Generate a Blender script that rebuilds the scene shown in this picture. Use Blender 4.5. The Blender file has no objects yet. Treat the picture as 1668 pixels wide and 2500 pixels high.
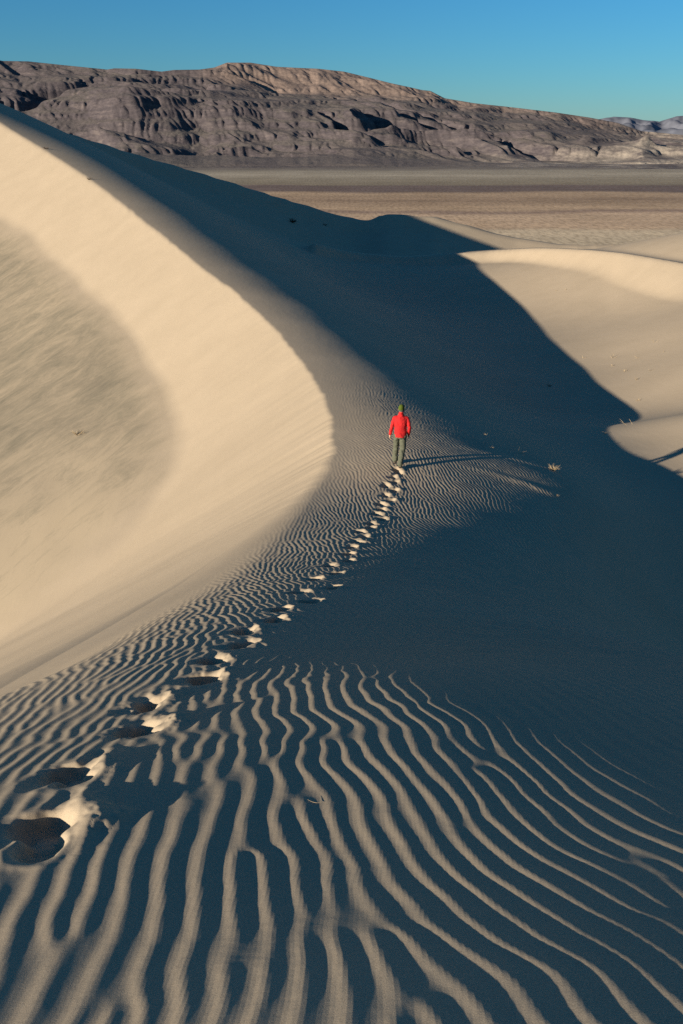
import bpy, bmesh, math
import numpy as np
from mathutils import Vector, Matrix

# ---------------------------------------------------------------- camera, sky, sun, exposure
scene = bpy.context.scene
SUN_AZ = math.radians(56.0)      # heading the light travels towards, clockwise from +Y
SUN_EL = math.radians(14.0)
cam_data = bpy.data.cameras.new("camera")
cam_data.lens = 28.0
cam_data.sensor_width = 36.0
cam_data.clip_start = 0.05
cam_data.clip_end = 60000.0
cam = bpy.data.objects.new("camera", cam_data)
scene.collection.objects.link(cam)
cam.location = (0.0, 0.0, 0.0)
cam.rotation_euler = (math.radians(90.0 - 25.4), 0.0, 0.0)
scene.camera = cam

world = bpy.data.worlds.new("World")
scene.world = world
world.use_nodes = True
wn = world.node_tree.nodes
wl = world.node_tree.links
sky = wn.new("ShaderNodeTexSky")
sky.sky_type = 'NISHITA'
sky.sun_disc = False
sky.sun_elevation = SUN_EL
sky.sun_rotation = SUN_AZ + math.pi
sky.altitude = 900.0
sky.air_density = 1.3
sky.dust_density = 0.0
sky.ozone_density = 10.0
tint = wn.new("ShaderNodeMixRGB")                 # cool rendering of the clear desert sky
tint.blend_type = 'MULTIPLY'
tint.inputs[0].default_value = 1.0
tint.inputs[2].default_value = (0.87, 1.03, 0.90, 1.0)
wl.new(sky.outputs[0], tint.inputs[1])
wl.new(tint.outputs[0], wn["Background"].inputs[0])
wn["Background"].inputs[1].default_value = 0.066

sun_data = bpy.data.lights.new("sun", 'SUN')
sun_data.energy = 5.0
sun_data.angle = math.radians(0.53)
sun_data.color = (1.0, 0.90, 0.79)
sun = bpy.data.objects.new("sun", sun_data)
scene.collection.objects.link(sun)
ldir = Vector((math.sin(SUN_AZ) * math.cos(SUN_EL), math.cos(SUN_AZ) * math.cos(SUN_EL), -math.sin(SUN_EL)))
sun.rotation_euler = ldir.to_track_quat('-Z', 'Y').to_euler()
sun.location = (-60, -40, 40)

scene.view_settings.view_transform = 'Standard'
scene.view_settings.look = 'None'
scene.view_settings.gamma = 1.0
scene.view_settings.exposure = 1.0
scene.view_settings.use_curve_mapping = False
scene.render.engine = 'CYCLES'
scene.cycles.max_bounces = 4
scene.cycles.use_denoising = False

# ---------------------------------------------------------------- helpers
COL = scene.collection


def link(o, parent=None, label=None, cat=None, group=None, kind=None):
    COL.objects.link(o)
    if parent is not None:
        o.parent = parent
    for k, v in (("label", label), ("category", cat), ("group", group), ("kind", kind)):
        if v:
            o[k] = v
    return o


def mesh_np(name, co, quads, mat, smooth=True):
    me = bpy.data.meshes.new(name)
    n, m = len(co), len(quads)
    k = quads.shape[1]
    me.vertices.add(n)
    me.vertices.foreach_set("co", np.ascontiguousarray(co, np.float32).ravel())
    me.loops.add(m * k)
    me.loops.foreach_set("vertex_index", np.ascontiguousarray(quads, np.int32).ravel())
    me.polygons.add(m)
    me.polygons.foreach_set("loop_start", np.arange(0, m * k, k, dtype=np.int32))
    me.update(calc_edges=True)
    me.polygons.foreach_set("use_smooth", np.full(m, smooth))
    me.materials.append(mat)
    return me


def grid_quads(nr, nc, wrap=False):
    i = np.arange(nr - 1)[:, None]
    j = np.arange(nc if wrap else nc - 1)[None, :]
    j2 = (j + 1) % nc
    return np.stack(np.broadcast_arrays(i * nc + j, i * nc + j2, (i + 1) * nc + j2, (i + 1) * nc + j), -1).reshape(-1, 4)


_rng = np.random.default_rng(7)
_TAB = _rng.random((256, 256)).astype(np.float32) * 2 - 1


def vnoise(x, y, seed=0):
    """smooth value noise, -1..1"""
    x = x + seed * 17.31
    y = y + seed * 9.77
    xi = np.floor(x).astype(np.int64)
    yi = np.floor(y).astype(np.int64)
    fx = x - xi
    fy = y - yi
    fx = fx * fx * fx * (fx * (fx * 6 - 15) + 10)
    fy = fy * fy * fy * (fy * (fy * 6 - 15) + 10)
    a = _TAB[xi & 255, yi & 255]
    b = _TAB[(xi + 1) & 255, yi & 255]
    c = _TAB[xi & 255, (yi + 1) & 255]
    d = _TAB[(xi + 1) & 255, (yi + 1) & 255]
    return (a + (b - a) * fx) * (1 - fy) + (c + (d - c) * fx) * fy


def fbm(x, y, octaves=4, seed=0, gain=0.5):
    o = 0.0
    a = 1.0
    ca, sa = math.cos(0.6), math.sin(0.6)
    for k in range(octaves):
        o = o + a * vnoise(x, y, seed + k)
        x, y = (ca * x - sa * y) * 2.03, (sa * x + ca * y) * 2.03
        a *= gain
    return o


def smin(a, b, k):
    h = np.clip(0.5 + 0.5 * (b - a) / k, 0, 1)
    return b + (a - b) * h - k * h * (1 - h)


def sstep(a, b, x):
    t = np.clip((x - a) / (b - a), 0, 1)
    return t * t * (3 - 2 * t)


# ---------------------------------------------------------------- materials
class Nodes:
    def __init__(self, name):
        self.mat = bpy.data.materials.new(name)
        self.mat.use_nodes = True
        self.t = self.mat.node_tree
        self.b = self.t.nodes["Principled BSDF"]

    def n(self, kind, **kw):
        nd = self.t.nodes.new("ShaderNode" + kind)
        for k, v in kw.items():
            if k.startswith("i_"):
                key = k[2:]
                key = int(key) if key.isdigit() else key.replace("_", " ")
                nd.inputs[key].default_value = v
            else:
                setattr(nd, k, v)
        return nd

    def l(self, a, b):
        self.t.links.new(a, b)

    def noise(self, vec, scale, detail=3.0, rough=0.5):
        nd = self.n("TexNoise")
        nd.inputs["Scale"].default_value = scale
        nd.inputs["Detail"].default_value = detail
        nd.inputs["Roughness"].default_value = rough
        if vec is not None:
            self.l(vec, nd.inputs["Vector"])
        return nd.outputs[0]

    def mapping(self, vec, scale=(1, 1, 1), rot=(0, 0, 0)):
        nd = self.n("Mapping")
        nd.inputs["Scale"].default_value = scale
        nd.inputs["Rotation"].default_value = rot
        self.l(vec, nd.inputs["Vector"])
        return nd.outputs[0]

    def ramp(self, fac, stops):
        nd = self.n("ValToRGB")
        el = nd.color_ramp.elements
        while len(el) < len(stops):
            el.new(0.5)
        for e, (p, c) in zip(el, stops):
            e.position = p
            e.color = (*c, 1) if len(c) == 3 else c
        self.l(fac, nd.inputs[0])
        return nd.outputs[0]

    def mix(self, fac, a, b, mode='MIX'):
        nd = self.n("MixRGB", blend_type=mode)
        for s, v in ((nd.inputs[0], fac), (nd.inputs[1], a), (nd.inputs[2], b)):
            if isinstance(v, (int, float)):
                s.default_value = v
            elif isinstance(v, tuple):
                s.default_value = (*v, 1) if len(v) == 3 else v
            else:
                self.l(v, s)
        return nd.outputs[0]

    def math(self, op, a, b=None, clamp=False):
        nd = self.n("Math", operation=op, use_clamp=clamp)
        for s, v in ((nd.inputs[0], a), (nd.inputs[1], b)):
            if v is None:
                continue
            if isinstance(v, (int, float)):
                s.default_value = v
            else:
                self.l(v, s)
        return nd.outputs[0]

    def bump(self, height, strength=1.0, dist=0.01, normal=None):
        nd = self.n("Bump")
        nd.inputs["Strength"].default_value = strength
        nd.inputs["Distance"].default_value = dist
        self.l(height, nd.inputs["Height"])
        if normal is not None:
            self.l(normal, nd.inputs["Normal"])
        return nd.outputs[0]


def simple_mat(name, col, rough=0.9, noise_scale=0.0, amount=0.15, bump=0.0):
    k = Nodes(name)
    k.b.inputs["Roughness"].default_value = rough
    k.b.inputs["Specular IOR Level"].default_value = 0.15
    if noise_scale:
        pos = k.n("TexCoord").outputs["Object"]
        nz = k.noise(pos, noise_scale, 3.0)
        lo = tuple(c * (1 - amount) for c in col)
        hi = tuple(min(1, c * (1 + amount)) for c in col)
        k.l(k.ramp(nz, [(0.3, lo), (0.7, hi)]), k.b.inputs["Base Color"])
        if bump:
            k.l(k.bump(nz, 0.6, bump), k.b.inputs["Normal"])
    else:
        k.b.inputs["Base Color"].default_value = (*col, 1)
    return k.mat


def sand_material():
    k = Nodes("wind_blown_sand")
    k.b.inputs["Roughness"].default_value = 0.95
    k.b.inputs["Specular IOR Level"].default_value = 0.08
    pos = k.n("NewGeometry").outputs["Position"]
    grain = k.noise(pos, 300.0, 3.0, 0.75)
    mott = k.noise(k.mapping(pos, (1.0, 1.0, 1.0)), 0.35, 4.0, 0.55)
    col = k.ramp(mott, [(0.25, (0.335, 0.264, 0.172)), (0.75, (0.370, 0.292, 0.192))])
    speck = k.ramp(grain, [(0.36, (0.58, 0.56, 0.54)), (0.5, (1, 1, 1)), (0.66, (1.28, 1.26, 1.22))])
    col = k.mix(0.55, col, speck, 'MULTIPLY')
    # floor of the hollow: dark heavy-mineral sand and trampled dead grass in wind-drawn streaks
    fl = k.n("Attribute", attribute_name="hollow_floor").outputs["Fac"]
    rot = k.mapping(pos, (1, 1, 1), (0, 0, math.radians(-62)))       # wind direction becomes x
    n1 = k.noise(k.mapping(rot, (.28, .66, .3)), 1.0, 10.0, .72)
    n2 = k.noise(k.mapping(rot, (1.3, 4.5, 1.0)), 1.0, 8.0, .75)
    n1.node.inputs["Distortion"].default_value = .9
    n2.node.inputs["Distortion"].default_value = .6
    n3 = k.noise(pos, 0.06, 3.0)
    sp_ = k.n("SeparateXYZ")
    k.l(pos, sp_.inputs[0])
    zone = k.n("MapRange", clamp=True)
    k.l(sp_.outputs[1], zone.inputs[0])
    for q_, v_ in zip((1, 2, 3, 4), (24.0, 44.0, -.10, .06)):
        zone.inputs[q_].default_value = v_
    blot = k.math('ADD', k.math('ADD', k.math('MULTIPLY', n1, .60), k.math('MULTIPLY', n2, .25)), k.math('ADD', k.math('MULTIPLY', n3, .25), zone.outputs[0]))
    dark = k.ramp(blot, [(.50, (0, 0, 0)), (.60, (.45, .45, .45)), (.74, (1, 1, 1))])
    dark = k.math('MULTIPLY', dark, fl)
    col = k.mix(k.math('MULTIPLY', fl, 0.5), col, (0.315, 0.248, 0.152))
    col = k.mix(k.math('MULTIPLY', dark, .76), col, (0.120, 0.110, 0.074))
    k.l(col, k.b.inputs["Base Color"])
    # relief finer than the mesh: grains, fine cross-wind streaks
    b1 = k.bump(grain, 0.35, 0.0012)
    streak = k.noise(k.mapping(pos, (14.0, 42.0, 20.0), (0, 0, math.radians(4))), 1.0, 3.0, 0.55)
    b2 = k.bump(streak, 0.25, 0.002, b1)
    swell = k.noise(k.mapping(pos, (1.0, .45, 1.0)), 1.6, 5.0, .6)
    b2 = k.bump(swell, 0.35, 0.03, b2)
    k.l(b2, k.b.inputs["Normal"])
    return k.mat


SAND = sand_material()

# ---------------------------------------------------------------- dune terrain: fitted points, unseen ends shaped for sun and cast shadow (metres, eye height = 0)
CREST_POINTS = [
    (-170,205,-6), (-140,198,4), (-115,190,10), (-95,178,11.5), (-78,163,10.5), (-62,144,6.4),  # unseen peak left of view, shaped to cast the shadow on the far dune
    (-47.75,124,1.67), (-41.2,115,-0.24), (-35.11,106,-2.04), (-30.03,98,-3.68), (-25.32,90,-5.15), (-20.78,82,-6.56),
    (-17.24,75,-7.46), (-13.56,67.5,-8.32), (-10.93,62,-8.89), (-8.62,57,-9.35), (-6.54,52,-9.62), (-4.74,47.5,-9.77),
    (-3.43,43.5,-9.85), (-2.52,40,-9.83), (-1.71,36.5,-9.75), (-1.09,33,-9.57), (-0.66,30,-9.34), (-0.42,27.3,-9.15),
    (-0.32,25,-9.06), (-0.37,23.2,-8.91), (-0.53,21.3,-8.72), (-0.73,19.8,-8.55), (-1.03,18.3,-8.32), (-1.37,16.9,-8.08),
    (-1.73,15.3,-7.75), (-2.09,13.8,-7.4), (-2.38,12.5,-7.06), (-2.7,11.1,-6.63), (-2.96,9.95,-6.26), (-3.16,8.95,-5.9),
    (-3.32,8.1,-5.59), (-3.46,7.4,-5.35), (-3.55,6.75,-5.1), (-4.6,4.6,-4.45), (-6.5,2.2,-4.3), (-9.5,-1.5,-5.5),
    (-14,-6,-9), (-22,-13,-16), (-40,-28,-26), (-90,-70,-60),
]
HEIGHT_POINTS = [
    (-47.75,124,1.67,0.233), (-41.2,115,-0.24,0.217), (-35.11,106,-2.04,0.201), (-30.03,98,-3.68,0.186), (-25.32,90,-5.15,0.172),
    (-20.78,82,-6.56,0.158), (-17.24,75,-7.46,0.145), (-13.56,67.5,-8.32,0.132), (-10.93,62,-8.89,0.122), (-8.62,57,-9.35,0.113),
    (-6.54,52,-9.62,0.104), (-4.74,47.5,-9.77,0.095), (-3.43,43.5,-9.85,0.088), (-2.52,40,-9.83,0.082), (-1.71,36.5,-9.75,0.076),
    (-1.09,33,-9.57,0.069), (-0.66,30,-9.34,0.064), (-0.42,27.3,-9.15,0.059), (-0.32,25,-9.06,0.055), (-0.37,23.2,-8.91,0.052),
    (-0.53,21.3,-8.72,0.048), (-0.73,19.8,-8.55,0.046), (-1.03,18.3,-8.32,0.043), (-1.37,16.9,-8.08,0.04), (-1.73,15.3,-7.75,0.038),
    (-2.09,13.8,-7.4,0.035), (-2.38,12.5,-7.06,0.033), (-2.7,11.1,-6.63,0.03), (-2.96,9.95,-6.26,0.028), (-3.16,8.95,-5.9,0.026),
    (-3.32,8.1,-5.59,0.025), (-3.46,7.4,-5.346,0.023), (-3.55,6.75,-5.102,0.022), (-170,205,-6,0.3), (-140,198,4,0.3),
    (-115,190,10,0.3), (-95,178,11.5,0.3), (-78,163,10.5,0.3), (-62,144,6.4,0.3), (-4.6,4.6,-4.45,0.15),
    (-6.5,2.2,-4.3,0.15), (-9.5,-1.5,-5.5,0.15), (-14,-6,-9,0.15), (-22,-13,-16,0.15), (-40,-28,-26,0.15),
    (-90,-70,-60,0.15), (1.66,21.3,-8.72,0.148), (0.99,17,-8.13,0.122), (0.4,14.2,-7.37,0.105), (-0.1,12,-6.65,0.092),
    (-0.54,9,-5.38,0.074), (-0.66,7.1,-4.509,0.063), (-0.79,5.4,-3.721,0.052), (-0.84,4.1,-3.089,0.045), (-0.93,3.1,-2.598,0.039),
    (-0.9,2.82,-2.463,0.037), (-1.02,2.36,-2.234,0.034), (-0.96,1.85,-1.987,0.031), (0,1,-1.609,0.026), (0,1.87,-2.008,0.031),
    (0,0,-1.55,0.25), (0,-2.5,-1.6,0.3), (-3,-1,-2.1,0.313), (-5,-4,-3.6,0.378), (-1.6,-1.2,-1.65,0.29),
    (-3,-6,-3.4,0.384), (-3.2,1.2,-2.35,0.318), (3,-2,-2.2,0.322), (5,-8,-4,0.439), (0,-10,-3,0.45),
    (-6,-10,-5,0.483), (0,-30,-12,0.85), (25,-25,-18,0.957), (-30,-40,-26,1.25), (30,0,-14,0.85),
    (60,-30,-30,1.592), (60,30,-15,1.592), (0,-90,-50,2.05), (80,-80,-60,2.513), (120,0,-50,2.65),
    (24,34,-12.2,0.502), (70,85,-9,0.655), (80,130,-22,0.79), (-5,138,-20.2,0.814), (0,165,-22.5,0.895),
    (50,165,-23,0.895), (100,150,-20,0.85), (-40,175,-8,0.925), (-70,190,4,0.97), (0,230,-34,1.09),
    (-100,230,-8,1.09), (100,230,-40,1.09), (17.77,132,-19.13,0.08), (23.31,128,-18.31,0.08), (28.26,119,-16.74,0.08),
    (31.28,103,-14.73,0.08), (33.22,92,-13.6,0.08), (34.6,83,-13.23,0.08), (-44.09,152,-1.55,0.5), (-31.14,128,-4.51,0.15),
    (-22.07,113,-6.89,0.15), (-14.64,100,-8.97,0.15), (-8.36,87,-10.46,0.15), (-3.34,75,-11.41,0.15), (0.56,65,-12.09,0.15),
    (2.76,59,-12.39,0.15), (21.65,110.85,-18.58,0.12), (21.64,99.06,-18.42,0.12), (20.71,87.58,-17.92,0.12), (19.52,74.82,-17.14,0.12),
    (18.59,65.1,-16.36,0.12), (18.38,58.13,-15.92,0.12), (17.57,50.5,-15.14,0.12), (16.88,45.19,-14.48,0.12), (15.75,40.31,-13.68,0.12),
    (14.42,37.6,-13.06,0.12), (12.59,34.84,-12.31,0.12), (10.78,31.44,-11.5,0.12), (10.48,29.65,-11.21,0.12), (10.77,28.44,-11.11,0.12),
    (11.57,27.41,-11.14,0.12), (12.49,26.87,-11.29,0.12),
]
SLOPE_POINTS = [
    (-47.75,124,0.829,0.559,-0.02,0.03), (-41.2,115,0.829,0.559,-0.02,0.03), (-35.11,106,0.829,0.559,-0.02,0.03), (-30.03,98,0.829,0.559,-0.02,0.03),
    (-25.32,90,0.829,0.559,-0.02,0.03), (-20.78,82,0.829,0.559,-0.02,0.03), (-17.24,75,0.829,0.559,-0.02,0.03), (-13.56,67.5,0.829,0.559,-0.02,0.03),
    (-10.93,62,0.829,0.559,-0.02,0.03), (-8.62,57,0.829,0.559,-0.02,0.03), (-6.54,52,0.829,0.559,-0.02,0.03), (-4.74,47.5,0.829,0.559,-0.02,0.03),
    (-3.43,43.5,0.829,0.559,-0.02,0.03), (-2.52,40,0.829,0.559,-0.02,0.03), (-1.71,36.5,0.829,0.559,-0.02,0.03), (-1.09,33,0.829,0.559,-0.02,0.03),
    (-0.66,30,0.829,0.559,-0.02,0.03), (-0.42,27.3,0.829,0.559,-0.02,0.03), (-0.32,25,0.829,0.559,-0.02,0.03), (-0.37,23.2,0.829,0.559,-0.02,0.03),
    (-0.53,21.3,0.829,0.559,-0.02,0.03), (-0.73,19.8,0.829,0.559,-0.06,0.03), (-27.59,104.64,0.829,0.559,-0.249,0.012), (-19.94,90.03,0.829,0.559,-0.249,0.012),
    (-13.25,76.44,0.829,0.559,-0.249,0.012), (-7.64,64.61,0.829,0.559,-0.249,0.012), (-3.99,55.59,0.829,0.559,-0.249,0.012), (-0.87,46.99,0.829,0.559,-0.249,0.012),
    (1.43,39.02,0.829,0.559,-0.249,0.012), (2.74,33.28,0.829,0.559,-0.249,0.012), (3.59,29.01,0.829,0.559,-0.249,0.012), (4.14,25.86,0.829,0.559,-0.249,0.012),
    (4.78,23.57,0.829,0.559,-0.249,0.012), (5.72,22.75,0.829,0.559,-0.249,0.012), (6.49,22.25,0.829,0.559,-0.249,0.012), (6.17,21.19,0.829,0.559,-0.249,0.012),
    (4.94,19.75,0.829,0.559,-0.249,0.012), (3.4,17.76,0.829,0.559,-0.249,0.012), (2.03,15.35,0.829,0.559,-0.249,0.012), (1.22,13.5,0.829,0.559,-0.249,0.012),
    (0.63,11.72,0.829,0.559,-0.249,0.012), (0.16,9.86,0.829,0.559,-0.249,0.012), (-0.23,8.08,0.829,0.559,-0.249,0.012), (-0.42,6.92,0.829,0.559,-0.249,0.012),
    (-0.51,5.8,0.829,0.559,-0.249,0.012), (-0.5,4.77,0.829,0.559,-0.249,0.012), (-0.57,1.15,0.829,0.559,-0.138,0.01), (0,1.07,0.829,0.559,-0.148,0.01),
    (0.54,1.02,0.829,0.559,-0.211,0.01), (-0.61,1.64,0.829,0.559,-0.143,0.01), (0,1.62,0.829,0.559,-0.153,0.01), (0.5,1.57,0.829,0.559,-0.208,0.01),
    (0.9,1.66,0.829,0.559,-0.232,0.01), (-0.44,2.12,0.829,0.559,-0.153,0.01), (0,2.12,0.829,0.559,-0.163,0.01), (0.49,2.12,0.829,0.559,-0.216,0.01),
    (0.95,2.14,0.829,0.559,-0.24,0.01), (-0.36,2.82,0.829,0.559,-0.173,0.01), (0.22,2.7,0.829,0.559,-0.188,0.01), (0.56,2.52,0.829,0.559,-0.224,0.01),
    (0.99,2.77,0.829,0.559,-0.3,0.01), (0.65,4.56,0.829,0.559,-0.33,0.01), (2.32,6.9,0.829,0.559,-0.38,0.01), (0.55,7.31,0.829,0.559,-0.32,0.01),
    (1.09,1.96,0.829,0.559,-0.266,0.01), (4.69,21.64,0.829,0.559,-0.16,0.01), (5.45,21.52,0.829,0.559,-0.16,0.01), (3.15,19.85,0.829,0.559,-0.145,0.01),
    (2.84,22.4,0.829,0.559,-0.145,0.01), (3.61,18.96,0.829,0.559,-0.185,0.01), (1.73,17.2,0.829,0.559,-0.145,0.01), (1.06,14.81,0.829,0.559,-0.19,0.01),
    (0.12,12.39,0.829,0.559,-0.19,0.01), (4.19,22.53,0.829,0.559,-0.17,0.01), (2.27,17.3,0.829,0.559,-0.165,0.01), (7.61,22.53,0.829,0.559,-0.36,0.01),
    (6.09,19.4,0.829,0.559,-0.36,0.01), (3.51,15.51,0.829,0.559,-0.36,0.01), (1.51,11.11,0.829,0.559,-0.37,0.01), (6.74,31.08,0.829,0.559,-0.36,0.01),
    (7.7,27.7,0.829,0.559,-0.36,0.01), (-0.83,1.55,0.829,0.559,-0.138,0.01), (-0.71,1.99,0.829,0.559,-0.138,0.01), (-0.62,2.47,0.829,0.559,-0.153,0.01),
    (-1.19,2.9,0.829,0.559,-0.118,0.01), (-1.29,2.44,0.829,0.559,-0.113,0.01), (5.85,21.52,0.829,0.559,-0.175,0.01), (22.76,61.92,0.829,0.559,0.22,0.01),
    (19.02,47,0.829,0.559,0.22,0.01), (23.94,58.13,0.829,0.559,0.22,0.01), (12.97,29.34,0.829,0.559,0.07,0.01), (14.1,32.35,0.829,0.559,0.16,0.01),
    (-21.14,87.4,0.829,0.559,-0.1,0.01), (-15.37,76.15,0.829,0.559,-0.1,0.01), (-9.13,62.64,0.829,0.559,-0.1,0.01), (-5.44,53.95,0.829,0.559,-0.1,0.01),
    (-2.29,45.67,0.829,0.559,-0.1,0.01), (-0.17,37.78,0.829,0.559,-0.11,0.01), (1,31.44,0.829,0.559,-0.12,0.01), (-44.09,152,-0.279,0.96,-0.01,0.03),
    (-31.14,128,-0.236,0.972,-0.034,0.03), (-22.07,113,-0.192,0.981,-0.06,0.03), (-14.64,100,-0.145,0.989,-0.089,0.03), (-8.36,87,-0.096,0.995,-0.12,0.03),
    (-3.34,75,-0.044,0.999,-0.152,0.03), (0.56,65,0.009,1,-0.186,0.03), (2.76,59,0.047,0.999,-0.21,0.03),
]
FLOOR_POINTS = [
    (-38.9,96.6,-8.2,.3), (-33.1,88,-9.6,.2), (-27.1,78.6,-10.9,.2), (-21.5,68.7,-11.9,.2), (-17.4,61.1,-12.5,.15), (-14.3,54.9,-13,.15),
    (-12,49.6,-13.3,.15), (-10.1,44.9,-13.45,.1), (-8.9,41.3,-13.5,.1), (-8.1,37.8,-13.5,.1), (-7.7,34.9,-13.5,.1), (-7.6,32.5,-13.6,.1),
    (-7.9,30.3,-13.9,.1), (-8.3,28.1,-14.1,.1), (-8.9,26.4,-14.4,.1), (-9.8,25.1,-14.9,.1), (-10.8,24.2,-15.5,.1), (-12.2,23.8,-16.2,.15),
    (-30,60,-15.6,.5), (-22,40,-16.6,.5), (-25,25,-20,.7), (-45,60,-18.5,1.5), (-60,100,-14,2), (-50,20,-24,3), (-90,80,-24,3), (-40,-20,-30,3), (-120,0,-40,5),
    (-100,130,-16,3), (-160,100,-40,5),
]
# crest lines of the two dunes beyond the basin: heading (rad), distance, height
RIDGE_NEAR = np.array([
    (-.14,130,-21), (-0.036,132,-15.50), (0.000,136,-17.32), (0.026,138.5,-18.16), (0.079,140,-18.83), (0.133,141,-18.26), (0.179,138,-17.23), (0.207,133,-16.27), (0.231,127,-15.33), (0.256,120,-14.45), (0.293,110,-13.31), (0.329,101,-12.44), (0.364,94,-11.98), (0.392,89,-11.65), (0.449,82,-11.35), (.6,76,-14), (.9,70,-17)])
RIDGE_FAR = np.array([
    (-.60,190,3.0), (-.42,185,3.4), (-.315,181,.9), (-.274,183,-1.3), (-.227,185,-4.0), (-.18,187,-6.5), (-.134,189,-9.1), (-.09,191,-11.8),
    (-.043,194,-14.6), (-.002,195,-16.9), (.0215,196,-17.9), (.0335,196,-18.0), (.042,197,-17.4), (.051,198,-16.8), (.07,198.5,-16.95), (.086,199,-17.35),
    (0.110,200,-17.48), (0.144,199,-19.03), (0.180,198,-20.71), (0.205,198,-21.60), (0.231,198,-22.19), (0.255,198,-22.77), (0.280,199,-22.92), (0.327,203,-22.85), (0.350,207,-22.57), (0.388,212,-22.60), (.5,225,-27), (.8,260,-45)])


class Smooth:
    """smooth surface through fitted heights and slopes (kriging in log-distance / heading)"""
    def __init__(self, hp, sp=()):
        P, rows = [], []
        for x, y, z, s in hp:
            rows.append(([len(P)], [1.0], z, s))
            P.append((x, y))
        for x, y, dx, dy, g, s in sp:
            h = .01 * math.hypot(x, y + 4) + .02
            rows.append(([len(P), len(P) + 1], [.5 / h, -.5 / h], g, s))
            P.append((x + dx * h, y + dy * h))
            P.append((x - dx * h, y - dy * h))
        self.P = np.array(P)
        W = np.zeros((len(rows), len(P)))
        for i, (ix, cf, v, s) in enumerate(rows):
            W[i, ix] = cf
        G = W @ self.kern(self.P) @ W.T + np.diag([r[3] ** 2 for r in rows])
        self.c = W.T @ np.linalg.solve(G, np.array([r[2] for r in rows]))

    @staticmethod
    def warp(p):
        x = p[:, 0]
        y = p[:, 1] + 4.0
        return np.stack([np.log(np.hypot(x, y) + 3.0) * 1.25, np.arctan2(x, y)], -1)

    def kern(self, p):
        w, v = self.warp(p), self.warp(self.P)
        d = np.sqrt((w[:, None, 0] - v[None, :, 0]) ** 2 + (w[:, None, 1] - v[None, :, 1]) ** 2) * (math.sqrt(5) / .75)
        k = (1 + d + d * d / 3) * np.exp(-d) * 60.0
        one = np.ones(len(p))
        fp = np.stack([one, p[:, 0] / 50, p[:, 1] / 50, w[:, 0]], -1)
        fq = np.stack([np.ones(len(v)), self.P[:, 0] / 50, self.P[:, 1] / 50, v[:, 0]], -1)
        return k + fp @ fq.T * 100

    def __call__(self, x, y):
        p = np.stack([np.ravel(x), np.ravel(y)], -1)
        o = np.empty(len(p))
        for i in range(0, len(p), 8000):
            o[i:i + 8000] = self.kern(p[i:i + 8000]) @ self.c
        return o.reshape(np.shape(x))


WINDWARD = Smooth(HEIGHT_POINTS, SLOPE_POINTS)
FLOOR = Smooth(FLOOR_POINTS)

_C = np.array(CREST_POINTS, float)
_t = np.r_[0, np.cumsum(np.linalg.norm(np.diff(_C, axis=0), axis=1))]
# resample the crest smoothly (Catmull-Rom through the fitted points)
def _catmull(C, t, u):
    i = np.clip(np.searchsorted(t, u) - 1, 0, len(t) - 2)
    i0, i3 = np.maximum(i - 1, 0), np.minimum(i + 2, len(t) - 1)
    h = (t[i + 1] - t[i])[:, None]
    s = (u - t[i])[:, None] / h
    m1 = (C[i + 1] - C[i0]) / (t[i + 1] - t[i0])[:, None] * h
    m2 = (C[i3] - C[i]) / (t[i3] - t[i])[:, None] * h
    return (2 * s ** 3 - 3 * s ** 2 + 1) * C[i] + (s ** 3 - 2 * s ** 2 + s) * m1 + (-2 * s ** 3 + 3 * s ** 2) * C[i + 1] + (s ** 3 - s ** 2) * m2


CU = np.linspace(0, _t[-1], 4000)
CD = _catmull(_C, _t, CU)
_w = np.hanning(23)
_w /= _w.sum()
_pad = np.pad(CD, ((11, 11), (0, 0)), mode='reflect', reflect_type='odd')
CD = np.stack([np.convolve(_pad[:, q], _w, 'valid') for q in range(3)], -1)
CT = np.gradient(CD[:, :2], axis=0)
CT /= np.linalg.norm(CT, axis=1)[:, None]


def crest_index(x, y):
    p = np.stack([np.ravel(x), np.ravel(y)], -1).astype(np.float32)
    q = CD[::5, :2].astype(np.float32)
    o = np.empty(len(p), np.int64)
    qq = (q ** 2).sum(1)
    for i in range(0, len(p), 20000):
        o[i:i + 20000] = (qq[None] - 2 * p[i:i + 20000] @ q.T).argmin(1) * 5
    return o.reshape(np.shape(x))


def crest_frame(x, y):
    """signed distance to the crest (positive on the slip-face side), crest height, arc length"""
    i = crest_index(x, y)
    for _ in range(2):
        along = (x - CD[i, 0]) * CT[i, 0] + (y - CD[i, 1]) * CT[i, 1]
        i = np.clip(i + np.round(along / (CU[1] - CU[0])).astype(np.int64), 0, len(CU) - 1)
    vx, vy = x - CD[i, 0], y - CD[i, 1]
    along = vx * CT[i, 0] + vy * CT[i, 1]
    side = vx * CT[i, 1] - vy * CT[i, 0]
    du = CU[1] - CU[0]
    u = np.clip(CU[i] + np.clip(along, -du, du), 0, CU[-1])
    over = np.maximum(np.abs(along) - du, 0)           # past the ends of the line
    d = np.hypot(side, over) * np.sign(side)
    return d, np.interp(u, CU, CD[:, 2]), u


def smooth_table(R, th):
    g = np.linspace(R[0, 0] - .1, R[-1, 0] + .1, 2400)
    w = np.hanning(61 if R is RIDGE_NEAR else 31)
    w /= w.sum()
    h = len(w) // 2
    o = []
    for c in (1, 2):
        v = np.pad(np.interp(g, R[:, 0], R[:, c]), h, mode='edge')
        o.append(np.interp(th, g, np.convolve(v, w, 'valid')))
    return o


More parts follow.
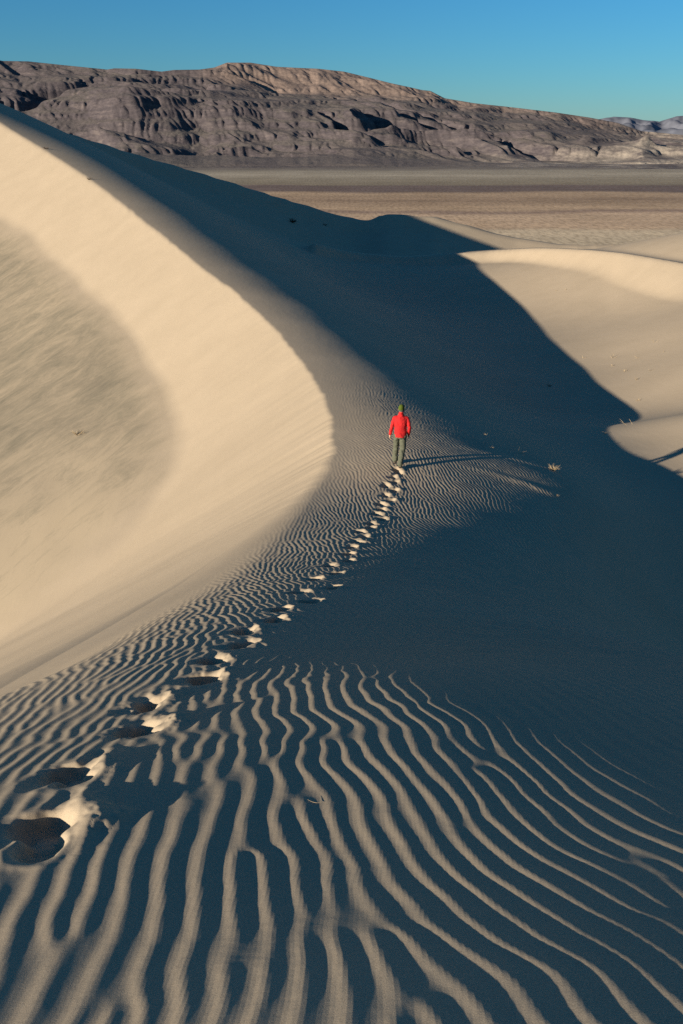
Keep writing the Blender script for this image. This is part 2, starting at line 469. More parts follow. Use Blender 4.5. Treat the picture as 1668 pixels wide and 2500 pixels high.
def dune_height(x, y):
    """large-scale dune surface; returns height, hollow-floor mask, windward mask, arc length, crest distance"""
    x = np.asarray(x, float)
    y = np.asarray(y, float)
    zr = WINDWARD(x, y)
    d, zc, u = crest_frame(x, y)
    zr = zr + 0.5 * np.maximum(0, d - 0.6)
    r = np.hypot(x, y)
    th = np.arctan2(x, y)
    # slip face with small slumped flutes under the brink
    fl = fbm(u * 0.9, d * 0.12, 3, 3) * 0.08 + vnoise(u * 2.6, d * 0.3, 9) * 0.012
    rag = (.03 * vnoise(u * 3.3, d * .6, 14) + .014 * vnoise(u * 8.1, d * 1.2, 15)) * np.exp(-np.abs(d) / .8)
    flute = (fl * np.exp(-np.abs(d) / 3.0) + rag) * sstep(14, 24, r)
    slip = zc - 0.62 * (d + flute) + .3 * np.maximum(0, -d - .1) ** 2
    fz = FLOOR(x, y)
    fz = fz + 0.10 * fbm(x * 0.12, y * 0.12, 3, 21)
    left = -smin(-slip, -fz, 0.14)
    k = np.interp(r, [6, 10, 14, 19, 24, 40, 120], [1.1, .75, .45, .18, .06, .05, .08])
    z = smin(zr, left, k)
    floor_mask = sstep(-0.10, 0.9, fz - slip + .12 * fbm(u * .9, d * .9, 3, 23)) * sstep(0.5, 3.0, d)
    wind = sstep(-0.35, 0.25, left - zr - k * 0.5)
    # two dunes beyond the basin
    for R, front, back, toe in ((RIDGE_NEAR, .33, .115, 2.6), (RIDGE_FAR, .36, .26, 2.6)):
        rc, zk = smooth_table(R, th)
        s = rc - r
        f = np.where(s > 0, np.minimum(front * s, toe + .11 * (s - toe / front)), -back * s * np.where(-s > 14, 1.6, 1.0))
        zz = zk - f - 1.5 * np.maximum(0, d + 3.0)
        fade = sstep(-.75, -.45, th) * sstep(1.2, .6, th) if R is RIDGE_FAR else sstep(-.16, -.03, th)
        zz = np.where(fade > 0, zz - (1 - fade) * 30, -200)
        z = np.where(zz > z - 1.0, -smin(-z, -zz, 0.5), z)
    # the dune field runs out onto the valley floor
    out = sstep(230, 620, np.where(y > 0, r - np.clip(th, 0, .5) * 240, r))
    z = z * (1 - out) + (-124.0) * out
    return z, floor_mask, wind, u, d


# ---------------------------------------------------------------- wind ripples (oriented band noise, so crests fork and end as real ones do)
RIPPLE_HEADINGS = np.array([(-.5,1.2,97), (.1,1.3,100), (.7,1.4,103), (1,2.1,103), (-.2,2.9,96), (.5,3.1,102), (1,2.7,102), (-2.2,4.4,99), (-1.8,6.8,98),
    (-1.5,10.3,95), (-1,12.8,93), (.2,16.8,87), (-.5,20.2,89), (.7,24.9,115), (2.3,29.9,119), (3,24.2,110), (3.2,20.3,95), (4.7,21.5,109), (1.3,18,89),
    (1.4,15.4,89), (0,31,122), (2.8,10.6,125), (2.3,5.4,118), (5,14,115), (8,26,112)], float)
RX0, RX1, RY0, RY1, RSTEP = -9.0, 9.5, 0.2, 36.0, 0.0125


def ripple_field():
    nx, ny = int((RX1 - RX0) / RSTEP), int((RY1 - RY0) / RSTEP)
    F = np.zeros((ny, nx), np.complex64)
    rng = np.random.default_rng(11)
    n = int((RX1 - RX0) * (RY1 - RY0) * 85)
    px = rng.uniform(RX0, RX1, n)
    py = rng.uniform(RY0, RY1, n)
    # skip places no ripples grow or the place never shows
    i = crest_index(px, py)
    side = (px - CD[i, 0]) * CT[i, 1] - (py - CD[i, 1]) * CT[i, 0]
    keep = (side < 0.6) & (px < 2.6 + py * 0.28)
    px, py = px[keep], py[keep]
    H = RIPPLE_HEADINGS
    w = 1.0 / ((px[:, None] - H[:, 0]) ** 2 + (py[:, None] - H[:, 1]) ** 2 + (0.12 * py[:, None]) ** 2 + .15)
    a2 = np.radians(H[:, 2]) * 2
    ang = 0.5 * np.arctan2((w * np.sin(a2)).sum(1), (w * np.cos(a2)).sum(1)) % math.pi
    ang = ang + 0.22 * vnoise(px * 1.3, py * 0.8, 31) + rng.normal(0, .07, len(px))
    lam = 0.093 + np.interp(py, [8, 22], [0, .014]) + 0.010 * vnoise(px * 0.5, py * 0.4, 33)
    ph = rng.uniform(0, 2 * math.pi, len(px))
    kx, ky = np.sin(ang), -np.cos(ang)
    for q in range(len(px)):
        L = lam[q]
        sw, sc = L * 1.25, L * 1.7
        R = int(2.3 * sc / RSTEP)
        cx, cy = int((px[q] - RX0) / RSTEP), int((py[q] - RY0) / RSTEP)
        x0, x1, y0, y1 = max(cx - R, 0), min(cx + R, nx), max(cy - R, 0), min(cy + R, ny)
        if x1 - x0 < 2 or y1 - y0 < 2:
            continue
        dx = (np.arange(x0, x1, dtype=np.float32) * RSTEP + RX0 - px[q])[None]
        dy = (np.arange(y0, y1, dtype=np.float32) * RSTEP + RY0 - py[q])[:, None]
        a = dx * kx[q] + dy * ky[q]
        b = -dx * ky[q] + dy * kx[q]
        g = np.exp(-.5 * ((a / sw) ** 2 + (b / sc) ** 2))
        F[y0:y1, x0:x1] += g * np.exp(1j * (a * (2 * math.pi / L) + ph[q]))
    A = np.abs(F)
    m = np.median(A[A > 0.05])
    amp = A / np.sqrt(A * A + (0.38 * m) ** 2)
    c = np.real(F) / np.maximum(A, 1e-6)
    s = np.imag(F) / np.maximum(A, 1e-6)
    prof = c + 0.16 * (2 * c * c - 1) * 0.6 - 0.14 * s * c * 2 * 0.5     # rounded tops, slightly steeper lee side
    return (prof * amp).astype(np.float32)


RIP = ripple_field()


def sample_ripples(x, y):
    x = x + .026 * vnoise(x * 1.7, y * 3.4, 35) + .010 * vnoise(x * 4, y * 8.5, 36)
    y = y + .02 * vnoise(x * 3, y * 2, 37)
    gx = np.clip((x - RX0) / RSTEP, 0, RIP.shape[1] - 1.001)
    gy = np.clip((y - RY0) / RSTEP, 0, RIP.shape[0] - 1.001)
    i, j = gx.astype(int), gy.astype(int)
    fx, fy = gx - i, gy - j
    v = (RIP[j, i] * (1 - fx) + RIP[j, i + 1] * fx) * (1 - fy) + (RIP[j + 1, i] * (1 - fx) + RIP[j + 1, i + 1] * fx) * fy
    edge = np.minimum(np.minimum(x - RX0, RX1 - x), np.minimum(y - RY0, RY1 - y))
    return v * sstep(0, 1.0, edge)


# ---------------------------------------------------------------- footprints of the walker
FOOTPRINTS = [(-.95,1.85), (-1.03,2.33), (-.94,2.93), (-1.07,3.49), (-.85,4.02), (-.92,4.62), (-.82,5.21), (-.87,5.87), (-.65,6.46), (-.67,7.15), (-.35,7.72), (-.54,8.62), (-.14,8.95), (-.4,10), (-.1,10.6), (-.21,11.55), (.13,12.05), (.1,12.78), (.17,13.47), (.31,14.07), (.45,14.55),
    (.39,15.12), (.6,15.56), (.65,16.02), (.93,16.56), (.83,17.05), (.98,17.5), (.98,17.97), (1.22,18.32), (1.15,18.77), (1.39,19.22), (1.18,19.6),
    (1.44,19.9), (1.44,20.34), (1.62,20.66), (1.55,20.94)]


def stamp_footprints(x, y):
    """height change and ripple-erasing mask"""
    dz = np.zeros_like(x)
    keep = np.ones_like(x)
    rng = np.random.default_rng(5)
    for k, (fx, fy) in enumerate(FOOTPRINTS):
        m = np.where((np.abs(x - fx) < .55) & (np.abs(y - fy) < .6))
        size = rng.uniform(.92, 1.08) * (.9 if k < 1 else 1.05)
        tilt = rng.uniform(-.3, .3) + (.12 if k % 2 else -.12)
        depth = rng.uniform(.070, .092)
        skew = rng.uniform(-.03, .03)
        if not len(m[0]):
            continue
        dx, dy = x[m] - fx, y[m] - fy
        ca, sa = math.cos(tilt), math.sin(tilt)
        a, b = ca * dx + sa * dy, -sa * dx + ca * dy
        wob = 1 + .22 * vnoise(dx * 6 + k * 3.1, dy * 6, 41) + .10 * vnoise(dx * 15, dy * 15 + k, 42) + .035 * vnoise(dx * 45, dy * 45 + k, 47)
        toe = np.hypot((a - skew) / (.112 * size), (b - .055) / (.118 * size)) * wob
        heel = np.hypot((a + skew) / (.096 * size), (b + .075) / (.100 * size)) * wob
        q = smin(toe, heel, .7)
        bowl = -depth * (1 - sstep(.42, 1.04, toe)) - .82 * depth * (1 - sstep(.42, 1.04, heel))
        bowl = np.maximum(bowl, -depth * 1.05)
        # toe drag and slumped side, different for every step
        dr = np.hypot((a - .03 * math.sin(k * 2.3)) / .065, (b - .20) / .13) * wob
        sl_ = np.hypot((a + .11 + .02 * math.cos(k * 1.7)) / .085, (b + .02 * math.sin(k)) / .12) * wob
        bowl = bowl - .022 * (1 - sstep(.2, 1.15, dr)) - .026 * (1 - sstep(.2, 1.2, sl_))
        bowl = bowl + .006 * vnoise(dx * 13, dy * 13 + k, 48) * (1 - sstep(.6, 1.3, q))
        # sand pushed up and slumped on the downhill side, facing the sun; hardly any lip elsewhere
        c_ = np.clip((.85 * dx + .52 * dy) / (np.hypot(dx, dy) + 1e-3), 0, 1)
        lump = 1 + .45 * vnoise(dx * 8 + k, dy * 8, 45)
        crack = np.abs(vnoise((a - b * .4) * 20 + k, (b + a * .2) * 42, 46))
        rim = .003 * np.exp(-((q - 1.3) / .25) ** 2) + .030 * c_ ** 1.5 * np.exp(-((q - 1.34) / np.where(q < 1.34, .30, .62)) ** 2) * lump
        crumb = c_ * (.0016 * fbm(dx * 34, dy * 34 + k * 5, 3, 43) - .0028 * np.exp(-(crack / .09) ** 2)) * np.exp(-((q - 1.6) / .45) ** 2)
        dz[m] += bowl + rim + crumb
        keep[m] *= sstep(1.05, 1.75, q + .35 * vnoise(dx * 9, dy * 9 + k, 44))
    return dz, keep


DRIFTS = [((3.6, 24.0), (6.65, 23.25), .035), ((3.2, 22.1), (6.15, 20.95), .025)]    # sand tails trailing behind the dry plants


def drift_tails(x, y):
    dz = np.zeros_like(x)
    for (ax, ay), (bx, by), h in DRIFTS:
        lx, ly = bx - ax, by - ay
        L = math.hypot(lx, ly)
        t = ((x - ax) * lx + (y - ay) * ly) / L
        s = (-(x - ax) * ly + (y - ay) * lx) / L + .05 * vnoise(t * 2.3, t * 0 + ax, 57)
        w = .34 - .16 * np.clip(t / L, 0, 1)
        dz = dz + h * np.exp(-(s / w) ** 2) * sstep(-.4, L * .7, t) * sstep(L + .12, L - .12, t)
    return dz


def ground(x, y, detail=True):
    z, fm, wind, u, d = dune_height(x, y)
    if detail:
        r = np.hypot(x, y)
        m = wind * sstep(37, 29, r)
        # ripples die out on the smooth shoulder under the crest and shrink on the steep shaded flank
        m = m * np.interp(d, [-30, -9, -5, -2.5, -1.0, -.3, 0.3], [.5, .75, 1, 1, .72, .3, .05])
        dz, keep = stamp_footprints(x, y)
        near = np.interp(r, [0, 2.5, 5, 8, 20, 30], [.0030, .0031, .0042, .0052, .0084, .0090])
        z = z + dz + drift_tails(x, y) + sample_ripples(x, y) * near * m * keep
        z = z + np.interp(r, [0, 6, 12, 60], [.004, .004, .004, .003]) * fbm(x * .9, y * .9, 3, 51) * wind * sstep(60, 20, r)
    return z, fm


def ground_z(x, y):
    return float(ground(np.array([float(x)]), np.array([float(y)]))[0][0])


# ---------------------------------------------------------------- the dune: one sheet of sand, finest where ripples and footprints are
def build_dune():
    def spans(parts):
        o = [parts[0][0]]
        for a, b, step in parts:
            r = a
            while r < b:
                r += step * r
                o.append(min(r, b))
        return np.unique(np.array(o))
    rr = spans([(.25, .8, .06), (.8, 6, .0035 * Q), (6, 26, .0023 * Q), (26, 70, .006 * Q), (70, 260, .008 * Q), (260, 640, .03)])
    def lin(a, b, s):
        return np.linspace(a, b, max(2, int(round((b - a) / s)) + 1))[:-1]
    az = np.concatenate([lin(-math.pi, -.9, .06), lin(-.9, -.64, .012), lin(-.64, -.36, .0026 * Q), lin(-.36, .34, .0014 * Q), lin(.34, .64, .0028 * Q), lin(.64, .9, .012), lin(.9, math.pi, .06)])
    R, A = np.meshgrid(rr, az, indexing='ij')
    X, Y = R * np.sin(A), R * np.cos(A)
    Z, FM = ground(X, Y)
    co = np.stack([X, Y, Z], -1).reshape(-1, 3)
    quads = grid_quads(len(rr), len(az), wrap=True)[:, ::-1]
    # close the small gap under the photographer's feet
    c = len(co)
    co = np.vstack([co, [[0, 0, Z[0].mean()]]])
    me = mesh_np("sand_dune", co, quads, SAND)
    at = me.attributes.new("hollow_floor", 'FLOAT', 'POINT')
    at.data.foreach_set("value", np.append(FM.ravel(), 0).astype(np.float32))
    bm = bmesh.new()
    bm.from_mesh(me)
    bm.verts.ensure_lookup_table()
    n = len(az)
    for j in range(n):
        f = bm.faces.new((bm.verts[c], bm.verts[(j + 1) % n], bm.verts[j]))
        f.smooth = True
    bm.to_mesh(me)
    bm.free()
    print("dune verts", len(co))
    return link(bpy.data.objects.new("sand_dune", me), kind="structure")


Q = 1.0
build_dune()

# ---------------------------------------------------------------- valley floor
VALLEY_Z = -120.0


def valley_material():
    k = Nodes("desert_valley")
    k.b.inputs["Roughness"].default_value = 0.95
    k.b.inputs["Specular IOR Level"].default_value = 0.05
    pos = k.n("NewGeometry").outputs["Position"]
    sep = k.n("SeparateXYZ")
    k.l(pos, sep.inputs[0])
    x, y = sep.outputs[0], sep.outputs[1]
    # soil bands of the fan and playa, running across the valley and slightly wavering
    w1 = k.math('SUBTRACT', k.noise(k.mapping(pos, (.0011, .0004, 0)), 1.0, 3.0), .5)
    w2 = k.math('SUBTRACT', k.noise(k.mapping(pos, (.006, .012, 0)), 1.0, 4.0, .6), .5)
    yy = k.math('ADD', y, k.math('ADD', k.math('MULTIPLY', w1, 480.0), k.math('MULTIPLY', w2, 60.0)))
    yy = k.math('ADD', yy, k.math('MULTIPLY', x, -0.04))
    t = k.math('DIVIDE', k.math('SUBTRACT', yy, 900.0), 3400.0, clamp=True)

    def f(r):
        return (r - 900.0) / 3400.0
    stops = [(0, (0.488, 0.396, 0.271)), (f(1120), (0.475, 0.376, 0.257)), (f(1160), (0.442, 0.317, 0.209)), (f(1370), (0.469, 0.338, 0.227)), (f(1425), (0.244, 0.172, 0.132)), (f(1470), (0.409, 0.293, 0.191)),
             (f(1700), (0.271, 0.191, 0.129)), (f(1900), (0.383, 0.275, 0.180)), (f(1985), (0.144, 0.108, 0.094)), (f(2190), (0.155, 0.117, 0.103)), (f(2250), (0.213, 0.177, 0.127)), (f(2480), (0.247, 0.209, 0.154)),
             (f(2760), (0.335, 0.29, 0.222)), (f(3050), (0.27, 0.235, 0.182)), (f(3300), (0.155, 0.133, 0.115)), (1.0, (0.144, 0.124, 0.108))]
    col = k.ramp(t, stops)
    # fine streaks of washed gravel
    st = k.noise(k.mapping(pos, (.0014, .014, 0)), 1.0, 4.0, .65)
    col = k.mix(.35, col, k.ramp(st, [(.35, (.72, .71, .70)), (.5, (1, 1, 1)), (.68, (1.45, 1.42, 1.36))]), 'MULTIPLY')
    # scrub too far away to tell one plant from the next
    sp = k.noise(k.mapping(pos, (.17, .038, 0)), 1.0, 4.0, .75)
    col = k.mix(.6, col, k.ramp(sp, [(.40, (.62, .60, .56)), (.5, (1, 1, 1)), (.60, (1.30, 1.28, 1.22))]), 'MULTIPLY')
    sp2 = k.noise(k.mapping(pos, (.008, .004, 0)), 1.0, 4.0, .7)
    col = k.mix(.45, col, k.ramp(sp2, [(.38, (.75, .74, .72)), (.55, (1, 1, 1)), (.7, (1.25, 1.24, 1.2))]), 'MULTIPLY')
    col = k.mix(1.0, col, (1.0, .97, .88), 'MULTIPLY')
    k.l(col, k.b.inputs["Base Color"])
    return k.mat


def build_valley():
    rr = np.array([0, 200, 500, 900, 1300, 1800, 2500, 3500, 5000, 8000, 14000, 23000.0])
    az = np.linspace(-math.pi, math.pi, 97)[:-1]
    R, A = np.meshgrid(rr[1:], az, indexing='ij')
    co = np.stack([R * np.sin(A), R * np.cos(A), np.full_like(R, VALLEY_Z)], -1).reshape(-1, 3)
    q = grid_quads(len(rr) - 1, len(az), wrap=True)[:, ::-1]
    me = mesh_np("valley_floor", co, q, valley_material())
    return link(bpy.data.objects.new("valley_floor", me), kind="structure")


build_valley()


# ---------------------------------------------------------------- mountains: terraced volcanic range cut by gullies
def view_slope(py):
    b = (1250 - np.asarray(py, float)) / 1944.0
    p = math.radians(25.4)
    return (-math.sin(p) + b * math.cos(p)) / (math.cos(p) + b * math.sin(p))


def heading(px):
    return np.arctan((np.asarray(px, float) - 834) / (1944 * 1.10))


def erode(h, cx, cy, drops, steps, seed):
    """rain droplets run down the slope together, cutting gullies and leaving fans (h in metres)"""
    rng = np.random.default_rng(seed)
    ny, nx = h.shape
    px = rng.uniform(1, nx - 3, drops)
    py = rng.uniform(1, ny - 3, drops)
    dx = np.zeros(drops)
    dy = np.zeros(drops)
    sed = np.zeros(drops)
    wat = np.ones(drops)
    for _ in range(steps):
        i, j = px.astype(int), py.astype(int)
        fx, fy = px - i, py - j
        a, b, c, d = h[j, i], h[j, i + 1], h[j + 1, i], h[j + 1, i + 1]
        gx = ((b - a) * (1 - fy) + (d - c) * fy) / cx
        gy = ((c - a) * (1 - fx) + (d - b) * fx) / cy
        slope = np.hypot(gx, gy)
        dx = dx * .15 - gx / (slope + 1e-6) * .85
        dy = dy * .15 - gy / (slope + 1e-6) * .85
        n = np.hypot(dx, dy) + 1e-9
        step = 10.0
        nx_ = np.clip(px + dx / n * step / cx, 1, nx - 3)
        ny_ = np.clip(py + dy / n * step / cy, 1, ny - 3)
        i2, j2 = nx_.astype(int), ny_.astype(int)
        f2, g2 = nx_ - i2, ny_ - j2
        z0 = (a * (1 - fx) + b * fx) * (1 - fy) + (c * (1 - fx) + d * fx) * fy
        z1 = (h[j2, i2] * (1 - f2) + h[j2, i2 + 1] * f2) * (1 - g2) + (h[j2 + 1, i2] * (1 - f2) + h[j2 + 1, i2 + 1] * f2) * g2
        drop = z0 - z1
        cap = 2.4 * np.maximum(drop / step - .04, 0) * wat
        ch = np.where(drop < 0, np.minimum(sed, -drop), np.where(sed > cap, (sed - cap) * .10, -np.minimum(np.minimum((cap - sed) * .22, .2), drop * .5)))
        sed = sed - ch
        acc = np.zeros_like(h)
        for jj, ii, w in ((j, i, (1 - fx) * (1 - fy)), (j, i + 1, fx * (1 - fy)), (j + 1, i, (1 - fx) * fy), (j + 1, i + 1, fx * fy)):
            np.add.at(acc, (jj, ii), ch * w)
        h += np.clip(acc, -EROSION[0], EROSION[1])
        px, py = nx_, ny_
        wat *= .99
    return h


EROSION = (1.6, .7)


def mountain_material():
    k = Nodes("volcanic_rock")
    k.b.inputs["Roughness"].default_value = 0.95
    k.b.inputs["Specular IOR Level"].default_value = 0.05
    g = k.n("NewGeometry")
    pos = g.outputs["Position"]
    n1 = k.noise(k.mapping(pos, (.0022, .0022, .006)), 1.0, 5.0, .6)
    n2 = k.noise(k.mapping(pos, (.012, .012, .05)), 1.0, 5.0, .65)
    n3 = k.noise(k.mapping(pos, (.06, .03, .1)), 1.0, 3.0, .75)
    flat = k.ramp(n1, [(.3, (.092, .076, .069)), (.5, (.112, .093, .079)), (.7, (.132, .112, .088))])
    # lava flows lie flat and carry thin grey-green scrub; steep ground shows dark rock with paler scree runs
    sep = k.n("SeparateXYZ")
    k.l(g.outputs["Normal"], sep.inputs[0])
    steep = k.ramp(sep.outputs[2], [(.86, (1, 1, 1)), (.965, (0, 0, 0))])
    scree = k.ramp(n2, [(.36, (.052, .044, .046)), (.55, (.080, .066, .064)), (.68, (.118, .096, .084)), (.8, (.18, .146, .120))])
    col = k.mix(k.math('MULTIPLY', steep, .85), flat, scree)
    tan = k.n("Attribute", attribute_name="tan_rock").outputs["Fac"]
    tcol = k.ramp(n2, [(.3, (.150, .110, .085)), (.7, (.205, .152, .116))])
    col = k.mix(tan, col, tcol)
    pale = k.n("Attribute", attribute_name="pale_sand").outputs["Fac"]
    pm = k.ramp(k.math('ADD', k.math('MULTIPLY', n1, .6), k.math('MULTIPLY', n2, .5)), [(.46, (0, 0, 0)), (.60, (1, 1, 1))])
    col = k.mix(k.math('MULTIPLY', pale, pm), col, (.25, .21, .16))
    col = k.mix(.5, col, k.ramp(n3, [(.35, (.66, .65, .64)), (.5, (1, 1, 1)), (.68, (1.3, 1.28, 1.25))]), 'MULTIPLY')
    k.l(col, k.b.inputs["Base Color"])
    k.l(k.bump(n2, .8, 9.0, k.bump(n3, .6, 2.5)), k.b.inputs["Normal"])
    return k.mat


def build_mountains():
    az = np.linspace(-.47, .47, 700)
    rr = np.linspace(3250, 7600, 330)
    R, A = np.meshgrid(rr, az, indexing='ij')
    def curve(pts):
        p = np.array(pts, float)
        hd = heading(p[:, 0])
        return np.interp(az, hd, view_slope(p[:, 1])) * np.cos(az)
    toe = curve([(-300, 404), (2000, 404)])
    low = curve([(-300, 362), (0, 356), (200, 358), (420, 360), (640, 366), (834, 362), (1000, 366), (1150, 374), (1300, 380), (1450, 384), (1668, 386), (2000, 388)])
    scarp = curve([(-300, 235), (0, 238), (200, 236), (330, 214), (520, 224), (640, 240), (800, 258), (960, 262), (1100, 282), (1250, 299), (1400, 318), (1550, 345), (1668, 352), (2000, 360)])
    bench = curve([(-300, 180), (0, 178), (150, 182), (300, 186), (480, 192), (560, 205), (700, 219), (834, 226), (1000, 240), (1100, 252), (1200, 268), (1400, 296), (1550, 330), (1668, 338), (2000, 345)])
    SKY = [(-300, 110), (-60, 125), (0, 138), (40, 149), (100, 150), (180, 159), (283, 170), (300, 167), (350, 168), (410, 175), (440, 171), (500, 170), (535, 165), (565, 153), (620, 153), (680, 163),
           (735, 166), (780, 168), (840, 175), (900, 190), (950, 203), (1000, 214), (1025, 220), (1045, 222), (1080, 240), (1150, 252), (1250, 263), (1350, 275), (1430, 287), (1500, 300), (1560, 320), (1668, 330), (2000, 338)]
    top = curve(SKY)
    r0, r1, r2, r3, r4 = 3480., 4150., 5150., 6200., 6850.
    key_r = np.array([3250, r0, r1, r2, r3, r4, 7600.])
    sl = np.stack([toe * 0, toe * 0, low, scarp, bench, top, top * 0 - .01])
    Z = np.empty_like(R)
    jit = 260 * fbm(az * 8, az * 0 + 3.3, 5, 61)
    for c in range(len(az)):
        kr = key_r.copy()
        kr[1:5] += jit[c] * np.array([.35, .6, 1.0, .6]) - np.array([60, 0, 0, 0])
        zc = kr * sl[:, c]
        zc[0] = VALLEY_Z - 6
        zc[1] = VALLEY_Z - 2
        Z[:, c] = np.interp(rr, kr, zc)
    for _ in range(5):
        Z[1:-1] = (Z[:-2] + 2 * Z[1:-1] + Z[2:]) / 4
    X, Y = R * np.sin(A), R * np.cos(A)
    rise = sstep(3550, 4100, R)
    wx = X + 260 * fbm(X / 900, Y / 900, 3, 71)
    wy = Y + 260 * fbm(X / 900, Y / 900, 3, 72)
    # lava benches, spurs and canyons trending down to the right
    ga, gb = .83 * wx - .56 * wy, .56 * wx + .83 * wy
    spur = 1 - np.abs(fbm(ga / 2100, gb / 620, 3, 73, .42))
    mid = .95 * np.exp(-((R - 4550) / 450) ** 2) + .65 * np.exp(-((R - 6500) / 300) ** 2) + .30
    Z = Z + rise * mid * (spur - .66) * 118
    spur2 = 1 - np.abs(fbm(ga / 900 + 7.7, gb / 250, 3, 74, .5))
    Z = Z + rise * (mid - .1) * (spur2 - .66) * 44
    can = np.abs(fbm(ga / 1700 + 3.1, gb / 700, 2, 77, .35))
    Z = Z - rise * 105 * np.exp(-(can / .08) ** 2) * sstep(4100, 4700, R) * sstep(6300, 5700, R)
    step_h = 58.0
    tz = Z + 16 * fbm(X / 420, Y / 420, 3, 79)
    fr = tz / step_h - np.floor(tz / step_h)
    terr = np.floor(tz / step_h) * step_h + step_h * sstep(.5, .98, fr)
    Z = Z + .40 * (terr - tz) * rise * (1 - .8 * sstep(6000, 6400, R))
    gz = np.gradient(Z, axis=0) / (rr[1] - rr[0])
    steep = sstep(.08, .28, gz)
    rill = np.abs(fbm((X + .5 * (R - 5000)) / 52 + fbm(X / 300, Y / 300, 2, 85), R / 700, 3, 84))
    Z = Z - rise * steep * 8 * np.exp(-(rill / .2) ** 2)
    rill2 = np.abs(fbm((X + .6 * (R - 5000)) / 30 + 1.5 * fbm(X / 160, Y / 160, 2, 87), R / 330, 2, 86))
    Z = Z - rise * (.25 + .75 * steep) * 4 * np.exp(-(rill2 / .2) ** 2)
    ledge = fbm(X / 900, Z / 22, 3, 88)
    Z = Z + rise * steep * 3 * np.sign(ledge) * np.abs(ledge) ** .6
    Z = Z + rise * 2.5 * fbm(wx / 120, wy / 120, 3, 75)
    cxm, cym = float(5000 * (az[1] - az[0])), float(rr[1] - rr[0])
    for b in range(10):
        erode(Z, cxm, cym, 30000, 70, 100 + b)
    Z[1:-1, 1:-1] = .8 * Z[1:-1, 1:-1] + .05 * (Z[:-2, 1:-1] + Z[2:, 1:-1] + Z[1:-1, :-2] + Z[1:-1, 2:])
    # skyline as surveyed
    cosA = 1.0
    cur = (Z / R)[(rr > 5700)].max(0)
    want = top
    dl = want - cur
    ker = np.hanning(9)
    ker /= ker.sum()
    Z = Z + (dl * cosA)[None] * R * sstep(5500, 6500, R)
    Z = np.where(R < 3500, np.minimum(Z, VALLEY_Z - 1.5 + (R - 3250) * .02), Z)
    co = np.stack([X, Y, Z], -1).reshape(-1, 3)
    me = mesh_np("mountain_range", co, grid_quads(len(rr), len(az))[:, ::-1], mountain_material())
    pxs = 834 + 1944 * 1.10 * np.tan(A)
    tan = sstep(5950, 6350, R + 130 * fbm(X / 260, Y / 260, 3, 81)) * sstep(470, 590, pxs) * (1 - .55 * sstep(1050, 1300, pxs))
    pale = .8 * sstep(1080, 1380, pxs) * sstep(4700, 4200, R) + .75 * sstep(1450, 1600, pxs)
    for nm, v in (("tan_rock", tan), ("pale_sand", np.clip(pale, 0, 1))):
        me.attributes.new(nm, 'FLOAT', 'POINT').data.foreach_set("value", v.ravel().astype(np.float32))
    link(bpy.data.objects.new("mountain_range", me), kind="structure")
    # range far beyond the valley's mouth, distance haze put into its colour
    az = np.linspace(.18, .62, 260)
    rr = np.linspace(14000, 20500, 60)
    R, A = np.meshgrid(rr, az, indexing='ij')
    p = np.array([(1300, 312), (1430, 296), (1460, 290), (1490, 285), (1530, 287), (1560, 293), (1600, 297), (1640, 284), (1668, 282), (1720, 286), (1800, 296), (2000, 290), (2400, 300)], float)
    tp = np.interp(az, heading(p[:, 0]), view_slope(p[:, 1])) * np.cos(az)
    prof = sstep(14000, 18200, rr)[:, None] * np.where(rr < 18200, 1, 1 - (rr - 18200) / 4000)[:, None]
    X, Y = R * np.sin(A), R * np.cos(A)
    Z = -130 + (tp[None] * 18200 + 130) * prof
    rid = 1 - np.abs(fbm(X / 1500, Y / 2200, 5, 91, .55))
    Z = Z + (rid - .75) * 240 * sstep(14200, 16000, R) * np.where(R > 17600, .5, 1)
    cur = (Z / R).max(0)
    Z = Z + (tp - cur)[None] * R * sstep(15500, 18000, R)
    Z = np.where(R < 14200, -125.0, Z)
    me = mesh_np("distant_hills", np.stack([X, Y, Z], -1).reshape(-1, 3), grid_quads(len(rr), len(az))[:, ::-1], bpy.data.materials["haze_tinted_rock"])
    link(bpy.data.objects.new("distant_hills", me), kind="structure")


simple_mat("haze_tinted_rock", (.125, .128, .14), .95, 0.004, .2)  # blue of the distant air painted into the base colour
build_mountains()


# ---------------------------------------------------------------- walker
def ring_loft(bm, rings, caps=True):
    """rings: list of (centre, rx, ry, axis_x, axis_y); closed tube through them"""
    n = 18
    loops = []
    for c, rx, ry, ax, ay in rings:
        c, ax, ay = Vector(c), Vector(ax), Vector(ay)
        loops.append([bm.verts.new(c + ax * (rx * math.cos(t)) + ay * (ry * math.sin(t))) for t in (2 * math.pi * i / n for i in range(n))])
    for a, b in zip(loops, loops[1:]):
        for i in range(n):
            bm.faces.new((a[i], a[(i + 1) % n], b[(i + 1) % n], b[i]))
    if caps:
        bm.faces.new(loops[0][::-1])
        bm.faces.new(loops[-1])


